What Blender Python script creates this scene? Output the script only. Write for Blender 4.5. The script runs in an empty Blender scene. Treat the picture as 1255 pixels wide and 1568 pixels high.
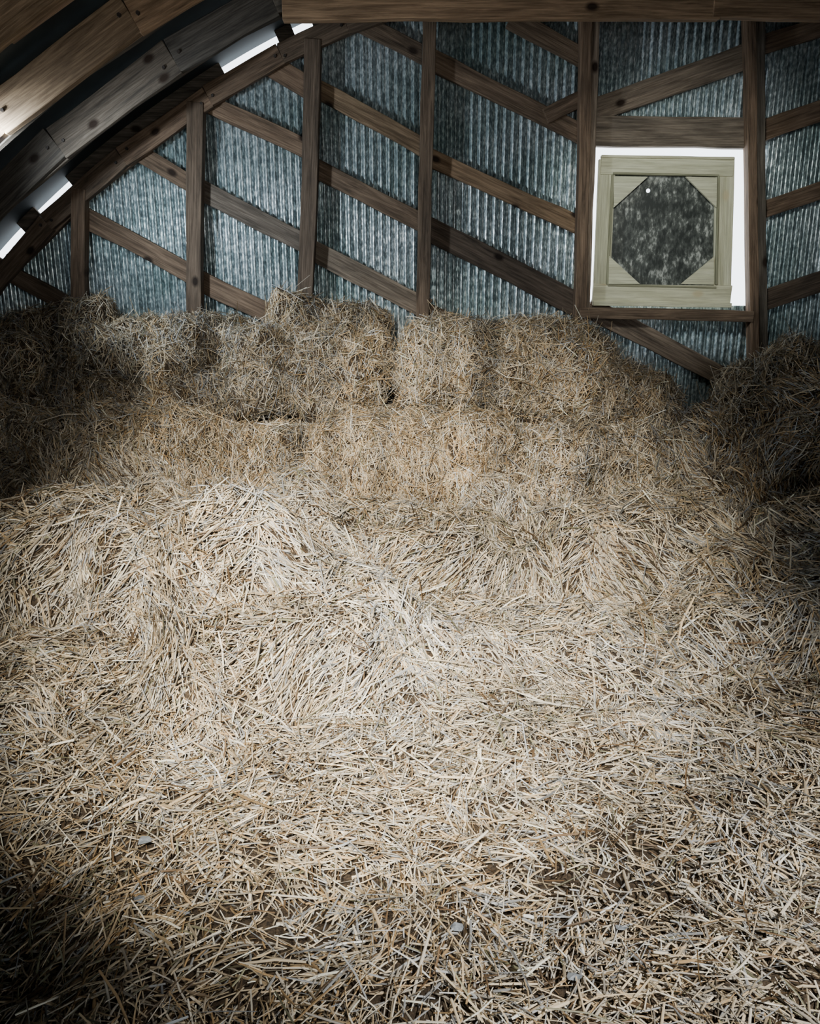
import bpy, bmesh, math, random
import numpy as np
from mathutils import Vector, Matrix, noise as mnoise
random.seed(7)
rng = np.random.default_rng(11)
SC = bpy.context.scene
COL = SC.collection

# ---------------------------------------------------------------- image pixels projected onto assumed planes
CAM = Vector((0, 0, 1.6)); PITCH = math.radians(15); F = 1180.0
cp, sp = math.cos(PITCH), math.sin(PITCH)
def S(u, v, y=6.0):
    """image pixel cast through the assumed camera -> (x, z) on the vertical plane at depth y"""
    a = (u-627.5)/F; b = (784-v)/F
    dy = cp+sp*b; dz = -sp+cp*b
    return (a/dy*y, 1.6+dz/dy*y)

# ---------------------------------------------------------------- node helpers
def newmat(name):
    m = bpy.data.materials.new(name); m.use_nodes = True
    nt = m.node_tree; nt.nodes.clear()
    out = nt.nodes.new('ShaderNodeOutputMaterial')
    b = nt.nodes.new('ShaderNodeBsdfPrincipled')
    nt.links.new(b.outputs[0], out.inputs[0])
    return m, nt, b, out
def N(nt, t, **kw):
    n = nt.nodes.new(t)
    for k, v in kw.items():
        if k in n.inputs: n.inputs[k].default_value = v
        else: setattr(n, k, v)
    return n
def ramp(nt, fac, stops):
    r = nt.nodes.new('ShaderNodeValToRGB')
    e = r.color_ramp.elements
    while len(e) < len(stops): e.new(0.5)
    for i, (p, c) in enumerate(stops):
        e[i].position = p; e[i].color = (c[0], c[1], c[2], 1)
    nt.links.new(fac, r.inputs[0]); return r
def mixc(nt, fac, a, b, mode='MIX'):
    m = nt.nodes.new('ShaderNodeMix'); m.data_type = 'RGBA'; m.blend_type = mode
    for s, i in ((fac, 0), (a, 6), (b, 7)):
        if hasattr(s, 'is_linked'): nt.links.new(s, m.inputs[i])
        elif isinstance(s, (int, float)): m.inputs[i].default_value = s
        else: m.inputs[i].default_value = (*s, 1)
    return m.outputs[2]

def wood(name, dark, light, knot=(0.02, 0.012, 0.008), rough=0.75, grain=0.8, vary=1.0):
    m, nt, b, out = newmat(name)
    tc = N(nt, 'ShaderNodeTexCoord'); oi = N(nt, 'ShaderNodeObjectInfo')
    add = N(nt, 'ShaderNodeVectorMath', operation='ADD')
    sc = N(nt, 'ShaderNodeVectorMath', operation='SCALE'); sc.inputs['Scale'].default_value = 37.0
    cmb = N(nt, 'ShaderNodeCombineXYZ')
    for i in range(3): nt.links.new(oi.outputs['Random'], cmb.inputs[i])
    nt.links.new(cmb.outputs[0], sc.inputs[0])
    nt.links.new(tc.outputs['Object'], add.inputs[0]); nt.links.new(sc.outputs[0], add.inputs[1])
    mp = N(nt, 'ShaderNodeMapping'); mp.inputs['Scale'].default_value = (0.9, 9, 9)
    nt.links.new(add.outputs[0], mp.inputs[0])
    n1 = N(nt, 'ShaderNodeTexNoise', Scale=3.0, Detail=8.0, Roughness=0.65, Distortion=0.6)
    nt.links.new(mp.outputs[0], n1.inputs['Vector'])
    mp2 = N(nt, 'ShaderNodeMapping'); mp2.inputs['Scale'].default_value = (2.0, 60, 60)
    nt.links.new(add.outputs[0], mp2.inputs[0])
    n2 = N(nt, 'ShaderNodeTexNoise', Scale=2.0, Detail=4.0, Roughness=0.6)
    nt.links.new(mp2.outputs[0], n2.inputs['Vector'])
    c1 = ramp(nt, n1.outputs[0], [(0.3, dark), (0.7, light)])
    c2 = ramp(nt, n2.outputs[0], [(0.35, (0.45, 0.42, 0.4)), (0.6, (1, 1, 1))])
    c = mixc(nt, grain, c1.outputs[0], c2.outputs[0], 'MULTIPLY')
    # knots: cells only in the face plane, only some cells carry a knot
    sx = N(nt, 'ShaderNodeSeparateXYZ'); nt.links.new(add.outputs[0], sx.inputs[0])
    cx = N(nt, 'ShaderNodeCombineXYZ'); nt.links.new(sx.outputs[0], cx.inputs[0]); nt.links.new(sx.outputs[2], cx.inputs[1])
    mp3 = N(nt, 'ShaderNodeMapping'); mp3.inputs['Scale'].default_value = (2.6, 4.2, 1)
    nt.links.new(cx.outputs[0], mp3.inputs[0])
    vo = N(nt, 'ShaderNodeTexVoronoi', Scale=1.0); vo.voronoi_dimensions = '2D'; nt.links.new(mp3.outputs[0], vo.inputs['Vector'])
    k = ramp(nt, vo.outputs['Distance'], [(0.06, (1, 1, 1)), (0.13, (0, 0, 0))])
    sc3 = N(nt, 'ShaderNodeSeparateColor'); nt.links.new(vo.outputs['Color'], sc3.inputs[0])
    gt = N(nt, 'ShaderNodeMath', operation='GREATER_THAN'); nt.links.new(sc3.outputs[0], gt.inputs[0]); gt.inputs[1].default_value = 0.62
    km = N(nt, 'ShaderNodeMath', operation='MULTIPLY'); nt.links.new(k.outputs[0], km.inputs[0]); nt.links.new(gt.outputs[0], km.inputs[1])
    c = mixc(nt, km.outputs[0], c, knot)
    tone = ramp(nt, oi.outputs['Random'], [(0, (0.62, 0.63, 0.66)), (0.5, (0.95, 0.92, 0.88)), (1, (1.15, 1.05, 0.98))])
    c = mixc(nt, vary, c, tone.outputs[0], 'MULTIPLY')
    nt.links.new(c, b.inputs['Base Color'])
    b.inputs['Roughness'].default_value = rough
    b.inputs['Specular IOR Level'].default_value = 0.25
    bp = N(nt, 'ShaderNodeBump', Strength=0.5, Distance=0.01)
    nt.links.new(n2.outputs[0], bp.inputs['Height']); nt.links.new(bp.outputs[0], b.inputs['Normal'])
    return m

M_stud = wood('weathered_brown_wood', (0.065, 0.049, 0.036), (0.26, 0.195, 0.142))
M_stud2 = wood('grey_brown_wood', (0.085, 0.072, 0.059), (0.32, 0.268, 0.215))
M_dark = wood('dark_aged_wood', (0.045, 0.041, 0.036), (0.17, 0.152, 0.128))
M_raft = wood('rafter_wood', (0.115, 0.082, 0.052), (0.36, 0.265, 0.175))
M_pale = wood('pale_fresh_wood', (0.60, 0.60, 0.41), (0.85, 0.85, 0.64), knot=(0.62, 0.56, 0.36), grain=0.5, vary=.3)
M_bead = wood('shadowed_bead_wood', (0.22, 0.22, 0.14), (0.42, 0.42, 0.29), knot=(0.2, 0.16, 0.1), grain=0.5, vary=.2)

def metal():
    m, nt, b, out = newmat('galvanised_corrugated_steel')
    tc = N(nt, 'ShaderNodeTexCoord')
    mp = N(nt, 'ShaderNodeMapping'); mp.inputs['Scale'].default_value = (1, 1, 0.5)
    nt.links.new(tc.outputs['Object'], mp.inputs[0])
    sp1 = N(nt, 'ShaderNodeTexNoise', Scale=60.0, Detail=3.0, Roughness=0.6); nt.links.new(mp.outputs[0], sp1.inputs['Vector'])
    big = N(nt, 'ShaderNodeTexNoise', Scale=1.3, Detail=5.0, Roughness=0.6); nt.links.new(tc.outputs['Object'], big.inputs['Vector'])
    c = ramp(nt, sp1.outputs[0], [(0.38, (0.20, 0.24, 0.262)), (0.52, (0.44, 0.505, 0.54)), (0.64, (0.90, 0.945, 0.965))])
    g = ramp(nt, big.outputs[0], [(0.35, (0.48, 0.57, 0.55)), (0.65, (1.0, 1.0, 1.0))])
    col = mixc(nt, 1.0, c.outputs[0], g.outputs[0], 'MULTIPLY')
    nt.links.new(col, b.inputs['Base Color'])
    b.inputs['Metallic'].default_value = 0.6
    r = ramp(nt, sp1.outputs[0], [(0.35, (0.5, 0.5, 0.5)), (0.65, (0.28, 0.28, 0.28))])
    nt.links.new(r.outputs[0], b.inputs['Roughness'])
    bp = N(nt, 'ShaderNodeBump', Strength=0.2, Distance=0.004)
    nt.links.new(sp1.outputs[0], bp.inputs['Height']); nt.links.new(bp.outputs[0], b.inputs['Normal'])
    return m
M_metal = metal()

def plain_noise(name, c1, c2, scale=6, rough=0.8):
    m, nt, b, out = newmat(name)
    tc = N(nt, 'ShaderNodeTexCoord')
    n = N(nt, 'ShaderNodeTexNoise', Scale=float(scale), Detail=6.0); nt.links.new(tc.outputs['Object'], n.inputs['Vector'])
    r = ramp(nt, n.outputs[0], [(0.35, c1), (0.65, c2)])
    nt.links.new(r.outputs[0], b.inputs['Base Color']); b.inputs['Roughness'].default_value = rough
    return m
M_roof = plain_noise('tarpaper_roof_underside', (0.006, 0.011, 0.014), (0.016, 0.026, 0.03), 4)
M_bolt = plain_noise('rusty_bolt', (0.015, 0.012, 0.01), (0.04, 0.03, 0.025), 40, 0.5)

def straw():
    m, nt, b, out = newmat('straw_stalks')
    at = N(nt, 'ShaderNodeAttribute'); at.attribute_name = 'tint'
    nt.links.new(at.outputs['Color'], b.inputs['Base Color'])
    b.inputs['Roughness'].default_value = 0.45
    b.inputs['Specular IOR Level'].default_value = 0.45
    return m
M_straw = straw()
def haybase():
    m, nt, b, out = newmat('packed_hay')
    tc = N(nt, 'ShaderNodeTexCoord')
    a = N(nt, 'ShaderNodeTexNoise', Scale=90.0, Detail=5.0, Roughness=0.7); nt.links.new(tc.outputs['Object'], a.inputs['Vector'])
    r = ramp(nt, a.outputs[0], [(0.35, (0.018, 0.012, 0.007)), (0.65, (0.12, 0.083, 0.048))])
    nt.links.new(r.outputs[0], b.inputs['Base Color']); b.inputs['Roughness'].default_value = 0.9
    bp = N(nt, 'ShaderNodeBump', Strength=0.8, Distance=0.02)
    nt.links.new(a.outputs[0], bp.inputs['Height']); nt.links.new(bp.outputs[0], b.inputs['Normal'])
    return m
M_hay = haybase()

# ---------------------------------------------------------------- mesh helpers
def empty(name, loc=(0, 0, 0)):
    e = bpy.data.objects.new(name, None); e.empty_display_size = 0.2
    e.location = loc; COL.objects.link(e); return e
def meshobj(name, verts, faces, mat, parent=None, smooth=False):
    me = bpy.data.meshes.new(name); me.from_pydata(verts, [], faces); me.update()
    if smooth:
        me.polygons.foreach_set('use_smooth', [True]*len(me.polygons))
    me.materials.append(mat)
    o = bpy.data.objects.new(name, me); COL.objects.link(o)
    if parent: o.parent = parent
    return o
def board(name, p0, p1, w, t, y, mat, parent=None, wob=0.006, ycant=0.0, bev=0.005):
    a = Vector((p0[0], y, p0[1])); b = Vector((p1[0], y+ycant, p1[1]))
    L = (b-a).length; n = max(3, int(L/0.18))
    verts = []; faces = []
    s1, s2 = random.uniform(0, 50), random.uniform(0, 50)
    for i in range(n+1):
        x = -L/2+L*i/n
        e1 = wob*mnoise.noise(Vector((x*3, s1, 0))); e2 = wob*mnoise.noise(Vector((x*3, s2, 3)))
        bow = wob*1.3*mnoise.noise(Vector((x*0.9, s2, 9)))
        for (yy, zz) in ((-t/2, -w/2+e1), (t/2, -w/2+e1), (t/2, w/2+e2), (-t/2, w/2+e2)):
            verts.append((x, yy, zz+bow))
    for i in range(n):
        for k in range(4):
            faces.append((i*4+k, i*4+(k+1) % 4, (i+1)*4+(k+1) % 4, (i+1)*4+k))
    faces.append((0, 3, 2, 1)); faces.append((n*4, n*4+1, n*4+2, n*4+3))
    o = meshobj(name, verts, faces, mat, parent)
    bm = bmesh.new(); bm.from_mesh(o.data); bmesh.ops.recalc_face_normals(bm, faces=bm.faces); bm.to_mesh(o.data); bm.free()
    X = (b-a).normalized(); Y = Vector((0, 1, 0)); Y = (Y-X*Y.dot(X)).normalized(); Z = X.cross(Y)
    M = Matrix((X, Y, Z)).transposed().to_4x4(); M.translation = (a+b)/2
    o.matrix_world = M
    if bev:
        md = o.modifiers.new('bev', 'BEVEL'); md.width = bev; md.segments = 2; md.limit_method = 'ANGLE'; md.angle_limit = 0.9
    return o

# ---------------------------------------------------------------- arch curve
CL = [(-4.05, -0.3), (-4.0, 0.2), (-3.8, 0.85), (-3.4, 1.45), (-2.94, 1.93), (-2.46, 2.33), (-2.0, 2.66), (-1.46, 2.99),
      (-1.03, 3.22), (-0.665, 3.38), (-0.30, 3.52), (0.3, 3.70), (1.0, 3.86), (1.7, 3.97)]
CR = [(3.4-x, z) for x, z in CL[:-1]][::-1]
CURVE = CL+CR
def dens(pts, step=0.05):
    out = []
    for (a, b) in zip(pts[:-1], pts[1:]):
        L = math.dist(a, b); n = max(1, int(L/step))
        for i in range(n): out.append((a[0]+(b[0]-a[0])*i/n, a[1]+(b[1]-a[1])*i/n))
    out.append(pts[-1]); return out
def offset(pts, d):
    res = []
    for i, p in enumerate(pts):
        a = pts[max(0, i-1)]; b = pts[min(len(pts)-1, i+1)]
        tx, tz = b[0]-a[0], b[1]-a[1]; l = math.hypot(tx, tz)
        res.append((p[0]-tz/l*d, p[1]+tx/l*d))
    return res
def chaikin(p, n=2):
    for _ in range(n):
        q = [p[0]]
        for a, b in zip(p[:-1], p[1:]):
            q.append((a[0]*.75+b[0]*.25, a[1]*.75+b[1]*.25)); q.append((a[0]*.25+b[0]*.75, a[1]*.25+b[1]*.75))
        q.append(p[-1]); p = q
    return p
SM = chaikin(CURVE, 2)
ROOFC = offset(SM, 0.175)
vs = []; fs = []
inn = ROOFC; outc = offset(SM, 0.215)
for c in (inn, outc):
    for yy in (-1.9, 6.16):
        for (x, z) in c: vs.append((x, yy, z))
n = len(inn)
for i in range(n-1):
    fs.append((i, i+1, n+i+1, n+i)); fs.append((2*n+i, 3*n+i, 3*n+i+1, 2*n+i+1))
    fs.append((i, 2*n+i, 2*n+i+1, i+1)); fs.append((n+i, n+i+1, 3*n+i+1, 3*n+i))
meshobj('ceiling', vs, fs, M_roof)

# ---------------------------------------------------------------- corrugated gable wall
def zcurve(off):
    c = sorted([p for p in offset(SM, off)], key=lambda p: p[0])
    xs = np.array([p[0] for p in c]); zs = np.array([p[1] for p in c])
    return lambda x: float(np.interp(x, xs, zs))
WY = 6.10
top = zcurve(0.10)
w0 = S(904, 222, WY); w1 = S(1143, 468, WY)    # opening for the hatch window
per = 0.060
xs = np.arange(-3.95, 7.35, per/8)
vs = []; fs = []
prev = None
for x in xs:
    y = WY+0.015*math.cos(2*math.pi*x/per)
    zt = top(x)
    opn = w0[0] < x < w1[0]
    idx = []
    for (z0, z1) in ([(-0.2, w1[1]), (w0[1], zt)] if zt > w0[1]+.01 else [(-0.2, max(-.1, zt))]):
        idx.append((len(vs), len(vs)+1)); vs.append((x, y, z0)); vs.append((x, y, z1))
    if prev is not None:
        (pi, po) = prev
        if len(pi) == 2 and len(idx) == 2:
            fs.append((pi[0][0], idx[0][0], idx[0][1], pi[0][1]))
            fs.append((pi[1][0], idx[1][0], idx[1][1], pi[1][1]))
            if not (opn or po): fs.append((pi[0][1], idx[0][1], idx[1][0], pi[1][0]))
        else:
            fs.append((pi[0][0], idx[0][0], idx[-1][1], pi[-1][1]))
    prev = (idx, opn)
meshobj('wall_back', vs, fs, M_metal, smooth=True)

def boxmesh(name, lo, hi, mat, parent=None, bev=0.0):
    x0, y0, z0 = lo; x1, y1, z1 = hi
    v = [(x0, y0, z0), (x1, y0, z0), (x1, y1, z0), (x0, y1, z0), (x0, y0, z1), (x1, y0, z1), (x1, y1, z1), (x0, y1, z1)]
    f = [(0, 3, 2, 1), (4, 5, 6, 7), (0, 1, 5, 4), (1, 2, 6, 5), (2, 3, 7, 6), (3, 0, 4, 7)]
    return meshobj(name, v, f, mat, parent)
boxmesh('floor', (-4.3, -1.9, -0.34), (7.7, 6.16, -0.26), M_dark)
# front gable (behind the photographer) with a loft door opening
vs = []; fs = []; xs2 = np.linspace(-4.1, 7.5, 80)
tp = zcurve(0.175)
D0, D1, DZ = 0.2, 1.7, 2.3
cols = sorted(set(list(xs2)+[D0, D1]))
prev = None
for x in cols:
    zt = max(-0.2, tp(x))
    b0 = len(vs); vs += [(x, -1.8, -0.3), (x, -1.8, min(DZ, zt)), (x, -1.8, zt)]
    if prev is not None:
        inside = D0 <= px_ < D1
        if not inside: fs.append((prev, b0, b0+1, prev+1))
        fs.append((prev+1, b0+1, b0+2, prev+2))
    prev = b0; px_ = x
meshobj('wall_front', vs, fs, M_dark)

# ---------------------------------------------------------------- wall framing
FR = empty('gable_wall_framing')
def stud(u0, v0, u1, v1, wpx, mat=M_stud, y=5.98, t=0.09):
    p0 = S(u0, v0, y); p1 = S(u1, v1, y)
    return board('stud', p0, p1, wpx/F*y/1.06, t, y, mat, FR, 0.008)
stud(123, 290, 121, 560, 21)
stud(301, 158, 298, 560, 23)
stud(480, 62, 466, 560, 24)
stud(657, 20, 645, 640, 20)
stud(651, 60, 638, 640, 8, M_dark, 5.99)
stud(898, 20, 882, 640, 17)
stud(911, 20, 891, 560, 12, M_stud2, 5.99)
stud(1146, 20, 1154, 700, 14)
stud(1160, 20, 1167, 700, 13, M_dark, 5.99)
stud(1440, -60, 1452, 700, 24)
stud(1700, -60, 1715, 700, 24)
def brace(u0, v0, u1, v1, wpx, mat=M_stud, y=6.05, t=0.045):
    board('brace', S(u0, v0, y), S(u1, v1, y), wpx/F*y/1.08, t, y, mat, FR, 0.012)
brace(520, 20, 660, 92, 24, M_stud)
brace(655, 88, 900, 212, 27, M_stud)
brace(780, 28, 900, 92, 26, M_stud)
brace(400, 92, 480, 140, 30, M_stud)
brace(478, 135, 655, 228, 26, M_raft)
brace(655, 238, 890, 350, 25, M_raft)
brace(318, 158, 475, 232, 26, M_stud)
brace(478, 255, 655, 345, 27, M_stud)
brace(650, 348, 885, 468, 36, M_stud)
brace(210, 232, 305, 290, 26, M_stud)
brace(300, 288, 475, 378, 30, M_stud2)
brace(470, 378, 655, 474, 32, M_stud2)
brace(650, 478, 760, 530, 30, M_stud)
brace(120, 328, 305, 428, 30, M_stud)
brace(298, 425, 430, 490, 32, M_stud)
brace(-10, 405, 125, 478, 26, M_stud)
brace(900, 470, 1150, 600, 32, M_stud2)
brace(835, 180, 895, 150, 22, M_stud, 6.02, 0.03)
brace(905, 170, 1150, 84, 34, M_stud2)
brace(1158, 72, 1450, -20, 26, M_stud)
brace(1158, 205, 1450, 105, 30, M_stud)
brace(1158, 322, 1450, 225, 26, M_stud)
brace(1158, 462, 1450, 365, 32, M_stud)
brace(1450, 105, 1700, 10, 30, M_stud)
brace(1450, 365, 1700, 270, 30, M_stud)
brace(905, 202, 1148, 205, 42, M_stud2, 6.03, 0.06)
brace(885, 480, 1150, 484, 17, M_stud, 5.97, 0.1)

# ---------------------------------------------------------------- arched rafters
def arch(y, w, t, mat, mat2, seg=4, off=0.0):
    par = empty('arched_rafter', (0, 0, 0))
    for layer in range(2):
        c = offset(SM, off)
        i = 0; first = seg if layer == 0 else max(2, seg//2)
        i2 = first
        while i < len(c)-1:
            j = min(len(c)-1, i2)
            if j-i >= 1:
                a, b = c[i], c[j]
                board('lamination', a, b, w*(1 if layer == 0 else 0.86), t, y+layer*(t+0.006)-t/2, (mat, mat2)[layer], par, 0.01)
                if layer == 0:
                    for f in (0.07, 0.93):
                        x = a[0]+(b[0]-a[0])*f; z = a[1]+(b[1]-a[1])*f+random.uniform(-.03, .03)
                        bm = bmesh.new()
                        bmesh.ops.create_cone(bm, cap_ends=True, segments=6, radius1=0.013, radius2=0.010, depth=0.014,
                            matrix=Matrix.Translation((x, y-t-0.004, z)) @ Matrix.Rotation(math.pi/2, 4, 'X'))
                        me = bpy.data.meshes.new('bolt'); bm.to_mesh(me); bm.free(); me.materials.append(M_bolt)
                        ob = bpy.data.objects.new('bolt', me); ob.parent = par; COL.objects.link(ob)
            i = j; i2 = i+seg
    return par
arch(5.99, 0.135, 0.045, M_stud, M_stud, seg=5)
arch(5.25, 0.20, 0.04, M_dark, M_dark, seg=6, off=0.05)
arch(4.50, 0.20, 0.05, M_raft, M_dark, seg=6, off=0.03)
arch(3.80, 0.22, 0.05, M_raft, M_stud, seg=6, off=0.03)
arch(3.10, 0.22, 0.05, M_raft, M_stud, seg=6, off=0.03)
arch(2.40, 0.22, 0.05, M_raft, M_stud, seg=6, off=0.03)
# blocking between wall top and roof - open at the light slots
slots = [(-20, 385, 34, 340), (60, 296, 108, 260), (342, 94, 422, 57), (450, 45, 476, 35)]
slx = [tuple(sorted((S(a, b, 6.1)[0], S(c, d, 6.1)[0]))) for a, b, c, d in slots]
bc = dens(offset(SM, 0.13), 0.02)
run = []
blk = empty('eave_blocking')
def flush(run):
    if len(run) > 1:
        v = []; f = []
        for i, p_ in enumerate(run):
            a = run[max(0, i-1)]; b = run[min(len(run)-1, i+1)]
            tx, tz = b[0]-a[0], b[1]-a[1]; l = math.hypot(tx, tz); nx, nz = -tz/l*.055, tx/l*.055
            v += [(p_[0]-nx, 6.05, p_[1]-nz), (p_[0]+nx, 6.05, p_[1]+nz), (p_[0]+nx, 6.08, p_[1]+nz), (p_[0]-nx, 6.08, p_[1]-nz)]
        for i in range(len(run)-1):
            for k in range(4): f.append((4*i+k, 4*i+(k+1) % 4, 4*i+4+(k+1) % 4, 4*i+4+k))
        f += [(0, 1, 2, 3), tuple(len(v)-4+k for k in (3, 2, 1, 0))]
        meshobj('blocking_strip', v, f, M_dark, blk)
for p_ in bc:
    if any(a < p_[0] < b for a, b in slx):
        flush(run); run = []
    else: run.append(p_)
flush(run)
# collar tie across the loft
yb = 5.10
z0 = S(627, 33, yb)[1]
ct = empty('collar_tie_beam')
hh = 0.20
board('beam_plank', (S(432, 0, yb)[0], z0+hh/2), (S(1102, 0, yb)[0], z0+hh/2+0.01), hh, 0.06, yb, M_raft, ct, 0.012)
board('beam_plank_end', (S(1090, 0, yb)[0], z0+hh/2-0.005), (5.5, z0+hh/2), hh*0.95, 0.06, yb-0.01, M_raft, ct, 0.012)

# ---------------------------------------------------------------- window
WN = empty('window_1')
wy = 6.03
def wb(u0, v0, u1, v1, wpx, t=0.035, y=wy, n='frame_board', mat=M_pale):
    board(n, S(u0, v0, y), S(u1, v1, y), wpx/F*y/1.09, t, y, mat, WN, 0.003, bev=0.004)
wb(919, 253, 1122, 256, 28, 0.04, wy-0.006)           # top
wb(1110, 244, 1105, 450, 28)          # right
wb(929, 244, 920, 450, 26)            # left
wb(907, 448, 1118, 452, 28, 0.04, wy-0.008)  # bottom
wb(907, 464, 1118, 468, 7, 0.06, wy-0.02, 'drip_edge')
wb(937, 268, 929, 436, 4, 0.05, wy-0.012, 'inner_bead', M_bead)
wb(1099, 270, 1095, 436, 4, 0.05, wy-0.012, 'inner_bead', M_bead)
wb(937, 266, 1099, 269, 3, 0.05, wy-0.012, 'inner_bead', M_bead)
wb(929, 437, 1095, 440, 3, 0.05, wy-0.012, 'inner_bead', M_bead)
wb(920, 240, 1122, 243, 4, 0.05, wy-0.014, 'outer_bead')
def gusset(pts, y=wy-0.030, t=0.02):
    P = [S(u, v, y) for u, v in pts]; n = len(P)
    v = [(x, y-t/2, z) for x, z in P]+[(x, y+t/2, z) for x, z in P]
    f = [tuple(range(n)), tuple(range(2*n-1, n-1, -1))]+[(i, n+i, n+(i+1) % n, (i+1) % n) for i in range(n)]
    o = meshobj('corner_gusset', v, f, M_pale, WN)
    bm = bmesh.new(); bm.from_mesh(o.data); bmesh.ops.recalc_face_normals(bm, faces=bm.faces); bm.to_mesh(o.data); bm.free()
gusset([(939, 270), (991, 271), (939, 318)])
gusset([(1049, 271), (1097, 272), (1096, 318)])
gusset([(932, 392), (979, 435), (931, 435)])
gusset([(1092, 394), (1092, 436), (1042, 435)])
def pane_mat():
    m, nt, b, out = newmat('dusty_window_pane')
    tc = N(nt, 'ShaderNodeTexCoord')
    mp = N(nt, 'ShaderNodeMapping'); mp.inputs['Scale'].default_value = (1, 1, 0.5)
    nt.links.new(tc.outputs['Object'], mp.inputs[0])
    n1 = N(nt, 'ShaderNodeTexNoise', Scale=34.0, Detail=5.0, Roughness=0.7); nt.links.new(mp.outputs[0], n1.inputs['Vector'])
    n2 = N(nt, 'ShaderNodeTexNoise', Scale=5.0, Detail=3.0); nt.links.new(tc.outputs['Object'], n2.inputs['Vector'])
    a = N(nt, 'ShaderNodeMath', operation='ADD'); nt.links.new(n1.outputs[0], a.inputs[0])
    s = N(nt, 'ShaderNodeMath', operation='MULTIPLY'); nt.links.new(n2.outputs[0], s.inputs[0]); s.inputs[1].default_value = 0.5
    nt.links.new(s.outputs[0], a.inputs[1])
    r = ramp(nt, a.outputs[0], [(0.62, (0.03, 0.035, 0.032)), (0.78, (0.10, 0.11, 0.10)), (0.92, (0.5, 0.52, 0.48))])
    nt.links.new(r.outputs[0], b.inputs['Base Color']); b.inputs['Roughness'].default_value = 0.4
    hx, hz = S(992, 292, wy+0.01)
    d = N(nt, 'ShaderNodeVectorMath', operation='DISTANCE'); nt.links.new(tc.outputs['Object'], d.inputs[0]); d.inputs[1].default_value = (hx, wy+0.01, hz)
    l = N(nt, 'ShaderNodeMath', operation='LESS_THAN'); nt.links.new(d.outputs['Value'], l.inputs[0]); l.inputs[1].default_value = 0.014
    tr = N(nt, 'ShaderNodeBsdfTransparent'); mx = N(nt, 'ShaderNodeMixShader')
    nt.links.new(l.outputs[0], mx.inputs[0]); nt.links.new(b.outputs[0], mx.inputs[1]); nt.links.new(tr.outputs[0], mx.inputs[2])
    nt.links.new(mx.outputs[0], out.inputs[0])
    return m
a0 = S(933, 256, wy+.01); a1 = S(1104, 446, wy+.01)
meshobj('pane', [(a0[0], wy+.01, a1[1]), (a1[0], wy+.01, a1[1]), (a1[0], wy+.01, a0[1]), (a0[0], wy+.01, a0[1])], [(0, 1, 2, 3)], pane_mat(), WN)

# ---------------------------------------------------------------- numpy noise
def vnoise(x, y, seed=0):
    r = np.random.default_rng(seed).random((256, 256))
    xi = np.floor(x).astype(int); yi = np.floor(y).astype(int)
    fx = x-xi; fy = y-yi; fx = fx*fx*(3-2*fx); fy = fy*fy*(3-2*fy)
    g = lambda i, j: r[i % 256, j % 256]
    return (g(xi, yi)*(1-fx)+g(xi+1, yi)*fx)*(1-fy)+(g(xi, yi+1)*(1-fx)+g(xi+1, yi+1)*fx)*fy
def fbm(x, y, seed=0, o=4):
    s = 0; a = 0.5; t = 0
    for i in range(o):
        s = s+a*vnoise(x*2**i+17*i, y*2**i+31*i, seed+i); t += a; a *= 0.55
    return s/t-0.5

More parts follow.
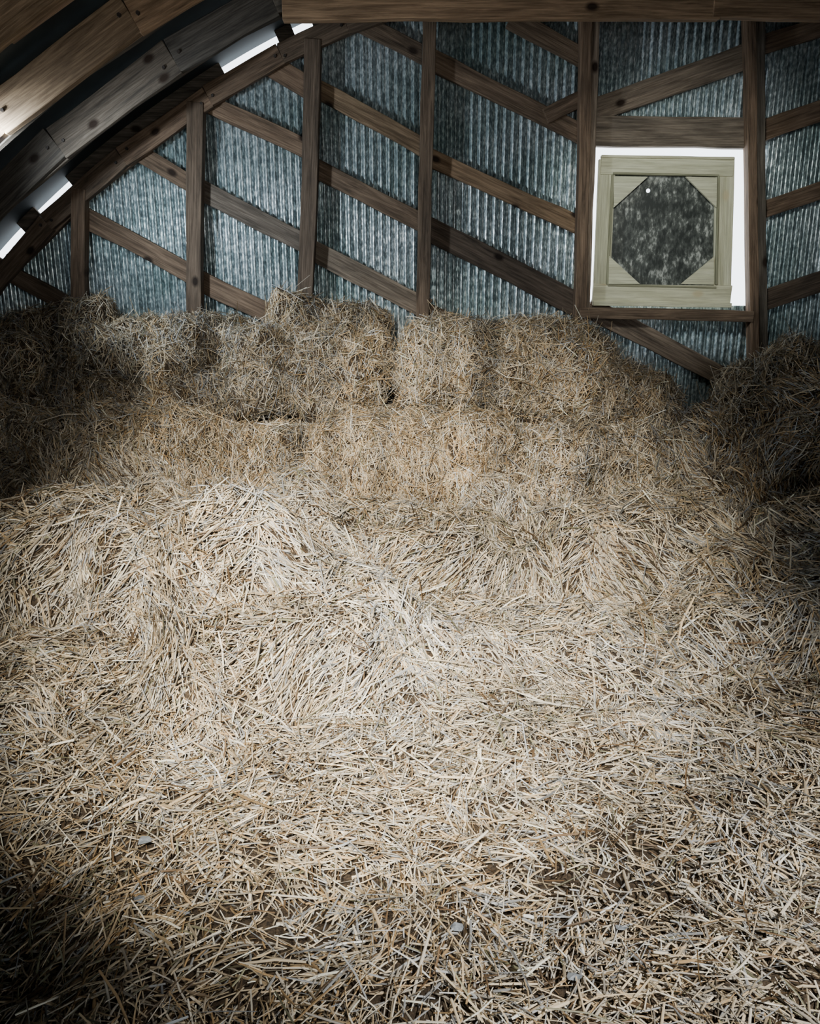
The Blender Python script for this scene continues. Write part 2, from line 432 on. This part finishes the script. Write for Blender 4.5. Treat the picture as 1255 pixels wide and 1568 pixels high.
# ---------------------------------------------------------------- hay pile
def sg(x, y, cx, cy, wx, wy_, h, rot=0.0, p=4):
    c, s = math.cos(rot), math.sin(rot); dx = x-cx; dy = y-cy
    u = dx*c+dy*s; v = -dx*s+dy*c
    return h*np.exp(-(np.abs(u/wx)**p+np.abs(v/wy_)**p))
HOLES = ((0.215, 2.12), (-.66, 2.48), (0.0, 1.83))
def H(x, y):
    wx_ = x+fbm(x*2.3, y*2.3, 120, 2)*.35; wy2 = y+fbm(x*2.3, y*2.3, 140, 2)*.30
    b = np.interp(y, [-2, 1.8, 2.6, 3.1, 3.6, 4.2, 4.7, 4.95, 5.2, 5.5, 6.2], [0, 0, 0.03, 0.08, 0.14, 0.20, 0.28, .44, .66, .86, .86])
    b = b - 0.24*np.clip((x-1.6)/.4, 0, 1)*np.clip((y-5.2)/.3, 0, 1)
    X, Y = wx_, wy2
    b = b+sg(X, Y, -1.40, 3.60, .95, .42, .50, -0.20, 8)
    b = b+sg(X, Y, -0.48, 3.08, .56, .36, .34, 0.55, 7)
    b = b+sg(X, Y, -3.0, 3.6, .7, .5, .30, 0.1, 6)
    b = b+sg(X, Y, -0.05, 3.98, .58, .36, .30, 0.12, 8)
    b = b+sg(X, Y, 1.15, 4.02, .58, .36, .32, 0.1, 8)
    b = b+sg(X, Y, 1.9, 3.5, .6, .36, .30, 0.25, 8)
    b = b+sg(X, Y, .62, 3.2, .45, .26, .14, -0.2, 6)
    b = b+sg(X, Y, -1.7, 2.75, .5, .3, .10, .3, 6)
    b = b-sg(x, y, -2.0, 4.45, .9, .25, .12)
    b = b+sg(x, y, -2.6, 5.1, 1.1, .35, .26)
    b = b+sg(X, Y, -.72, 4.74, .30, .20, .22)+sg(X, Y, .70, 4.72, .30, .2, .20)+sg(X, Y, -1.75, 4.78, .3, .2, .22)
    b = b+sg(X, Y, 1.60, 4.72, .35, .25, .22)
    b = b+sg(x, y, 3.2, 5.0, 1.12, .62, .66, 0.0)
    b = b+sg(X, Y, 2.75, 4.6, .75, .42, .26, -.1, 6)
    b = b+sg(X, Y, 2.60, 4.1, .80, .5, .30, 0.1, 6)
    b = b+sg(x, y, 1.55, 5.2, .5, .4, .16, -.2)
    b = b-sg(x, y, -1.35, 1.55, .55, .5, .16, 0.1, 3)        # hollow at the near left
    b = b+sg(x, y, -2.1, 2.5, .8, .8, .10, 0.1, 2)
    b = b+fbm(x*1.6, y*1.6, 3)*0.14*np.clip((y-1)/3, .3, 1)+fbm(x*4, y*4, 9)*0.17*np.clip((y-1)/3, .45, 1)
    for hx, hy in HOLES:
        b = b-0.20*np.exp(-(((x-hx)/.06)**2+((y-hy)/.05)**2))
    return b
nx, ny = 500, 360
gx = np.linspace(-3.9, 7.2, nx); gy = np.linspace(-1.75, 6.04, ny)
GX, GY = np.meshgrid(gx, gy)
GZ = H(GX, GY)
V = np.stack([GX.ravel(), GY.ravel(), GZ.ravel()], 1)
lim = np.interp(V[:, 2], [-.3, .2, .85, 1.45, 1.93], [-4.0, -3.95, -3.75, -3.35, -2.9])
V[:, 0] = np.maximum(V[:, 0], lim+0.03); V[:, 0] = np.minimum(V[:, 0], 3.4-lim-0.03)
ii = (np.arange(ny-1)[:, None]*nx+np.arange(nx-1)[None, :]).ravel()
Q = np.stack([ii, ii+1, ii+nx+1, ii+nx], 1)

def npmesh(name, V, Q, mat, smooth=False, tint=None):
    me = bpy.data.meshes.new(name)
    me.vertices.add(len(V)); me.vertices.foreach_set('co', V.astype(np.float32).ravel())
    me.loops.add(Q.size); me.loops.foreach_set('vertex_index', Q.astype(np.int32).ravel())
    me.polygons.add(len(Q)); me.polygons.foreach_set('loop_start', np.arange(0, Q.size, 4, dtype=np.int32))
    me.polygons.foreach_set('loop_total', np.full(len(Q), 4, dtype=np.int32))
    if smooth: me.polygons.foreach_set('use_smooth', np.ones(len(Q), bool))
    me.update(calc_edges=True)
    if tint is not None:
        at = me.color_attributes.new('tint', 'FLOAT_COLOR', 'POINT')
        at.data.foreach_set('color', np.concatenate([tint, np.ones((len(tint), 1))], 1).astype(np.float32).ravel())
    me.materials.append(mat)
    o = bpy.data.objects.new(name, me); COL.objects.link(o); return o

# pale straw, straw, golden, grey-tan, grey, brown, bleached, olive
PAL = np.array([[.68, .56, .38], [.57, .435, .26], [.47, .315, .155], [.49, .44, .36], [.39, .40, .40], [.15, .095, .05], [.88, .80, .64], [.26, .25, .15]])
def strands(P, Nn, D, L, W, elev, bow, tone, wts, sidev=.035):
    n = len(P)
    Sd = np.cross(Nn, D); Sd /= np.linalg.norm(Sd, axis=1, keepdims=True)+1e-9
    T = D*np.cos(elev)[:, None]+Nn*np.sin(elev)[:, None]
    depth = rng.random(n)
    lift = np.abs(np.sin(elev))*L*0.35+depth*0.024
    C = P+Nn*lift[:, None]
    roll = rng.normal(0, .7, n)
    U = Nn*np.cos(roll)[:, None]+Sd*np.sin(roll)[:, None]
    S2 = Sd*np.cos(roll)[:, None]-Nn*np.sin(roll)[:, None]
    vs = []
    side = rng.normal(0, sidev, n)
    for k, f in enumerate((-.5, 0, .5)):
        c = C+T*(L*f)[:, None]
        if k == 1: c = c+Nn*(bow*L)[:, None]+Sd*(side*L)[:, None]
        ww = W*(1.0 if k == 1 else 0.8)
        vs += [c-S2*(ww/2)[:, None], c+U*(ww*.5)[:, None], c+S2*(ww/2)[:, None]]
    VV = np.stack(vs, 1).reshape(-1, 3)
    base = (np.arange(n)*9)[:, None, None]
    q = np.array([[0, 3, 4, 1], [1, 4, 5, 2], [3, 6, 7, 4], [4, 7, 8, 5]])[None]
    QQ = (base+q).reshape(-1, 4)
    cum = np.cumsum(wts, axis=1); cum /= cum[:, -1:]
    idx = (rng.random((n, 1)) > cum).sum(1)
    c = PAL[np.clip(idx, 0, len(PAL)-1)]*rng.uniform(.33, 1.15, (n, 1))*tone[:, None]
    c = np.clip(c, .01, .88)
    return VV, QQ, np.repeat(c, 9, axis=0)
def sample(V, Q, n, wf=None):
    T = np.concatenate([Q[:, [0, 1, 2]], Q[:, [0, 2, 3]]])
    a, b, c = V[T[:, 0]], V[T[:, 1]], V[T[:, 2]]
    cr = np.cross(b-a, c-a); ar = np.linalg.norm(cr, axis=1)/2
    w = ar.copy()
    if wf is not None: w *= wf((a+b+c)/3)
    w /= w.sum()
    t = rng.choice(len(T), n, p=w)
    r1 = np.sqrt(rng.random(n)); r2 = rng.random(n)
    P = a[t]*(1-r1)[:, None]+b[t]*(r1*(1-r2))[:, None]+c[t]*(r1*r2)[:, None]
    nn = cr[t]/(np.linalg.norm(cr[t], axis=1, keepdims=True)+1e-12)
    return P, nn
def tangent(Dg, Nn):
    D = Dg-Nn*np.sum(Dg*Nn, 1, keepdims=True)
    return D/(np.linalg.norm(D, axis=1, keepdims=True)+1e-9)

pile = npmesh('loose_hay_pile', V, Q, M_hay, True)
def wf(c):
    x, y = c[:, 0], c[:, 1]
    w = np.where(y < 3, 7800, 8000)*1.0
    w *= (y > .75)*(np.abs(x) < .62*y+.9)
    w *= 1+1.3*np.clip(fbm(x*6, y*6, 90, 2), -.4, .4)
    for hx, hy in HOLES:
        w *= np.where(((x-hx)/.05)**2+((y-hy)/.045)**2 < 1, .1, 1)
    return w
NP_ = 195000
P, Nn = sample(V, Q, NP_, wf)
ang = fbm(P[:, 0]*1.8, P[:, 1]*1.8, 21, 3)*16+rng.normal(0, .6, NP_)
near = np.clip((3.2-P[:, 1])/1.5, 0, 1)
ang = np.where(near > rng.random(NP_), rng.normal(-.2, .85, NP_)+fbm(P[:, 0]*2.5, P[:, 1]*2.5, 5, 2)*7, ang)
D = np.stack([np.cos(ang), np.sin(ang), np.zeros(NP_)], 1)
st = np.clip((.93-Nn[:, 2])/.2, 0, 1)
D += np.stack([np.zeros(NP_), -np.ones(NP_), -np.ones(NP_)], 1)*(st*rng.random(NP_))[:, None]*1.2
D = tangent(D, Nn)
L = rng.lognormal(math.log(.057), .52, NP_).clip(.014, .20)*(1+.40*(1-near))
Wd = rng.lognormal(math.log(.0043), .36, NP_).clip(.0018, .0095)*(1+.15*(1-near))
el = rng.normal(0, .18, NP_); out = rng.random(NP_) < .06; el[out] = rng.normal(.1, .5, out.sum())
pt = fbm(P[:, 0]*1.1, P[:, 1]*1.1, 40, 4)
pt2 = fbm(P[:, 0]*2.2, P[:, 1]*2.2, 60, 3)
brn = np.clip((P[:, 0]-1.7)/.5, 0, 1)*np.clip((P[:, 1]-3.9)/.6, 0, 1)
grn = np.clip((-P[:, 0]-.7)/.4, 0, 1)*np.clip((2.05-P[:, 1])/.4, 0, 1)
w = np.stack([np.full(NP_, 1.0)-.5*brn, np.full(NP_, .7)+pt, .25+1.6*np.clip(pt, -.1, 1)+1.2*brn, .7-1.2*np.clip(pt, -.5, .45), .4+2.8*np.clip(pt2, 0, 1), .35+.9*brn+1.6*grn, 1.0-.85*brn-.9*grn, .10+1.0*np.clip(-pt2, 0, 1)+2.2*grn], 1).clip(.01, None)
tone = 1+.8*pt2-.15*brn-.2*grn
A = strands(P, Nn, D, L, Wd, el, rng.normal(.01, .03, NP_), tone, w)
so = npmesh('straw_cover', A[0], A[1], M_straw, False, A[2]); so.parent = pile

# ---------------------------------------------------------------- bales
def bale(cx, cy, cz, sx, sy, sz, rz=0, ry=0, rx=0, n=9000, r=.11, amp=.05, tone=1.0, gold=0.0, seed=0, comb=0.7, shag=1.0):
    bm = bmesh.new(); bmesh.ops.create_cube(bm, size=2)
    bmesh.ops.subdivide_edges(bm, edges=bm.edges, cuts=17, use_grid_fill=True)
    h = Vector((sx/2, sy/2, sz/2))
    for v in bm.verts:
        p = Vector((v.co.x*h.x, v.co.y*h.y, v.co.z*h.z))
        inn = Vector([max(-(h[i]-r), min(h[i]-r, p[i])) for i in range(3)])
        d = p-inn
        p = inn+d.normalized()*r if d.length > 1e-6 else p
        q = p*3+Vector((seed*3.1, 0, 0))
        p += d.normalized()*(amp*1.6*mnoise.noise(q)+amp*.9*mnoise.noise(q*3.5))
        p += d.normalized()*(.014*math.sin(p.x*2*math.pi/.13+seed))
        v.co = p
    bmesh.ops.recalc_face_normals(bm, faces=bm.faces)
    M = Matrix.Translation((cx, cy, cz)) @ Matrix.Rotation(rz, 4, 'Z') @ Matrix.Rotation(ry, 4, 'Y') @ Matrix.Rotation(rx, 4, 'X')
    bm.verts.ensure_lookup_table()
    LV = np.array([v.co[:] for v in bm.verts]); BQ = np.array([[v.index for v in f.verts] for f in bm.faces])
    bm.free()
    R = np.array(M.to_3x3())
    o = npmesh('hay_bale', LV, BQ, M_hay, True); o.matrix_world = M
    def wf(c):
        wn = c @ R.T
        return np.where(wn[:, 1] > .15, .15, 1.0)*np.where(wn[:, 2] < -sz*.42, .1, 1.0)
    P, Nn = sample(LV, BQ, n, wf)
    down = R.T @ np.array([0, 0, -1.])
    g = rng.normal(0, 1, (n, 3)); g[:, 2] *= 1.2
    D = tangent(g*(1-comb*.5)+down[None]*comb*(np.abs(Nn[:, 2]) < .75)[:, None], Nn)
    L = rng.lognormal(math.log(.085), .45, n).clip(.03, .26)
    W_ = rng.uniform(.003, .0064, n)
    el = rng.normal(.0, .14*shag, n); oo = rng.random(n) < .06*shag; el[oo] = rng.normal(-.2, .45, oo.sum())
    fl = fbm(P[:, 0]*6+seed*7, P[:, 2]*.8+seed, 70, 2)
    wts = np.stack([np.full(n, 1.), np.full(n, .8)+gold, .25+gold+2*np.clip(fl, 0, 1), np.full(n, .6), .4+2*np.clip(-fl, 0, 1)-.2*gold, np.full(n, .35), np.full(n, .7), np.full(n, .15)], 1).clip(.01, None)
    A = strands(P, Nn, D, L, W_, el, rng.normal(.03, .05, n), tone*(1+1.1*fl), wts, .05)
    s = npmesh('bale_straw', A[0], A[1], M_straw, False, A[2]); s.parent = o
    return o
# middle tier
bale(-.02, 5.02, .61, 1.28, .48, .54, .02, -.015, 0, 10000, gold=.9, seed=1, r=.10, amp=.05, tone=1.1, comb=.85, shag=1.0)
bale(-1.27, 5.08, .59, 1.16, .48, .52, -.08, 0.05, 0, 9000, gold=.3, seed=2, amp=.09, r=.15, comb=.8, shag=1.2)
bale(1.20, 4.96, .54, 1.10, .50, .50, .12, .10, 0, 9000, seed=3, amp=.09, r=.15, comb=.8, shag=1.3)
bale(-2.50, 5.18, .64, 1.20, .48, .48, .05, 0, 0, 8500, seed=4, amp=.08, r=.15, shag=1.3)
# top tier against the wall
bale(-1.90, 5.52, 1.15, 1.22, .50, .58, .04, -.03, 0, 11000, amp=.11, seed=5, tone=.9, r=.2, shag=1.7)
bale(-.76, 5.48, 1.14, 1.08, .50, .56, -.07, .08, 0, 10000, amp=.11, seed=6, tone=.95, r=.2, shag=1.7)
bale(-.60, 5.78, 1.40, .80, .40, .42, .1, .15, 0, 5000, amp=.05, seed=7, tone=.9)
bale(.66, 5.46, 1.13, 1.48, .60, .62, .03, .05, 0, 15000, r=.28, amp=.08, seed=8, tone=1.0, comb=.5, shag=2)
bale(-3.08, 5.50, 1.10, 1.0, .46, .50, .0, 0.0, 0, 5000, amp=.05, seed=9, tone=.75)
bale(-2.55, 5.82, 1.38, .75, .26, .36, .1, -.06, 0, 3500, amp=.05, seed=10, tone=.7)
bale(-1.6, 5.82, 1.32, .9, .26, .36, .0, .04, 0, 3500, amp=.05, seed=12, tone=.7)
bale(1.46, 5.42, .93, .80, .50, .48, -.2, .38, 0, 9000, r=.2, amp=.08, seed=11, tone=.9, shag=2)
bale(2.80, 5.25, 1.06, 1.35, .60, .52, .15, -.12, 0, 13000, r=.24, amp=.12, seed=13, tone=.75, gold=.7, shag=2.2)

# scraps of dried leaf in the straw
v = []; f = []
for (x, y) in ((.19, 2.95), (.12, 1.66), (.55, 1.66), (-.75, 1.78), (-.35, 3.0), (-.8, 2.0), (.4, 1.52), (.05, 3.3), (-.6, 1.72), (.9, 2.1)):
    z = float(H(np.array([x]), np.array([y]))[0])+.026; b0 = len(v); s = random.uniform(.010, .02); a = random.uniform(0, 6)
    m = 7
    v.append((x, y, z+.006))
    for k in range(m):
        t = a+k*2*math.pi/m; r_ = s*random.uniform(.6, 1.2)
        v.append((x+math.cos(t)*r_*1.4, y+math.sin(t)*r_, z+random.uniform(-.004, .008)))
    for k in range(m): f.append((b0, b0+1+k, b0+1+(k+1) % m))
meshobj('dried_leaf_scraps', v, f, plain_noise('grey_leaf', (.12, .14, .16), (.3, .33, .36), 60))

# ---------------------------------------------------------------- light
W = bpy.data.worlds.new('sky'); SC.world = W; W.use_nodes = True
bg = W.node_tree.nodes['Background']; bg.inputs[0].default_value = (0.86, 0.93, 1.0, 1); bg.inputs[1].default_value = 5.0
def spot(name, loc, tgt, e, size, blend, col, rad=.3):
    l = bpy.data.lights.new(name, 'SPOT'); l.energy = e; l.spot_size = math.radians(size); l.spot_blend = blend
    l.color = col; l.shadow_soft_size = rad
    o = bpy.data.objects.new(name, l); o.location = loc
    o.rotation_euler = (Vector(tgt)-Vector(loc)).to_track_quat('-Z', 'Y').to_euler(); COL.objects.link(o); return o
spot('hay_pool_fill_spot', (-0.45, -0.3, 2.55), (-0.20, 3.5, 0.35), 2500, 51, 1.0, (1.0, .94, .83), .05)  # added spot, not a fixture of the loft; shapes the bright pool on the hay
spot('floor_fill_spot', (1.7, 0.2, 3.1), (0.88, 1.80, 0.0), 820, 50, 1.0, (1.0, .96, .90), .05)  # unseen fill added to brighten the near right straw
spot('wall_fill_spot', (-2.3, 4.4, 2.4), (-.7, 6.1, 2.3), 370, 120, 1.0, (.83, .93, 1.0), .10)  # added cool spot grazing the steel ribs; the roof has no skylight
spot('window_fill_spot', (1.2, 3.6, 2.9), (2.0, 6.1, 2.2), 125, 54, 1.0, (.97, 1.0, .92), .08)  # invented fill aimed at the window to lift its pale frame
spot('rafter_fill_spot', (0.2, 1.8, 2.3), (-1.2, 4.6, 3.2), 55, 120, 1.0, (1.0, .93, .80), .2)  # extra warm spot, added only to brighten rafters and beam

cam = bpy.data.cameras.new('cam'); co = bpy.data.objects.new('camera', cam); COL.objects.link(co)
co.location = CAM; co.rotation_euler = (math.pi/2-PITCH, 0, 0)
cam.sensor_fit = 'VERTICAL'; cam.sensor_height = 24; cam.lens = F/1568*24; cam.clip_start = .05
SC.camera = co
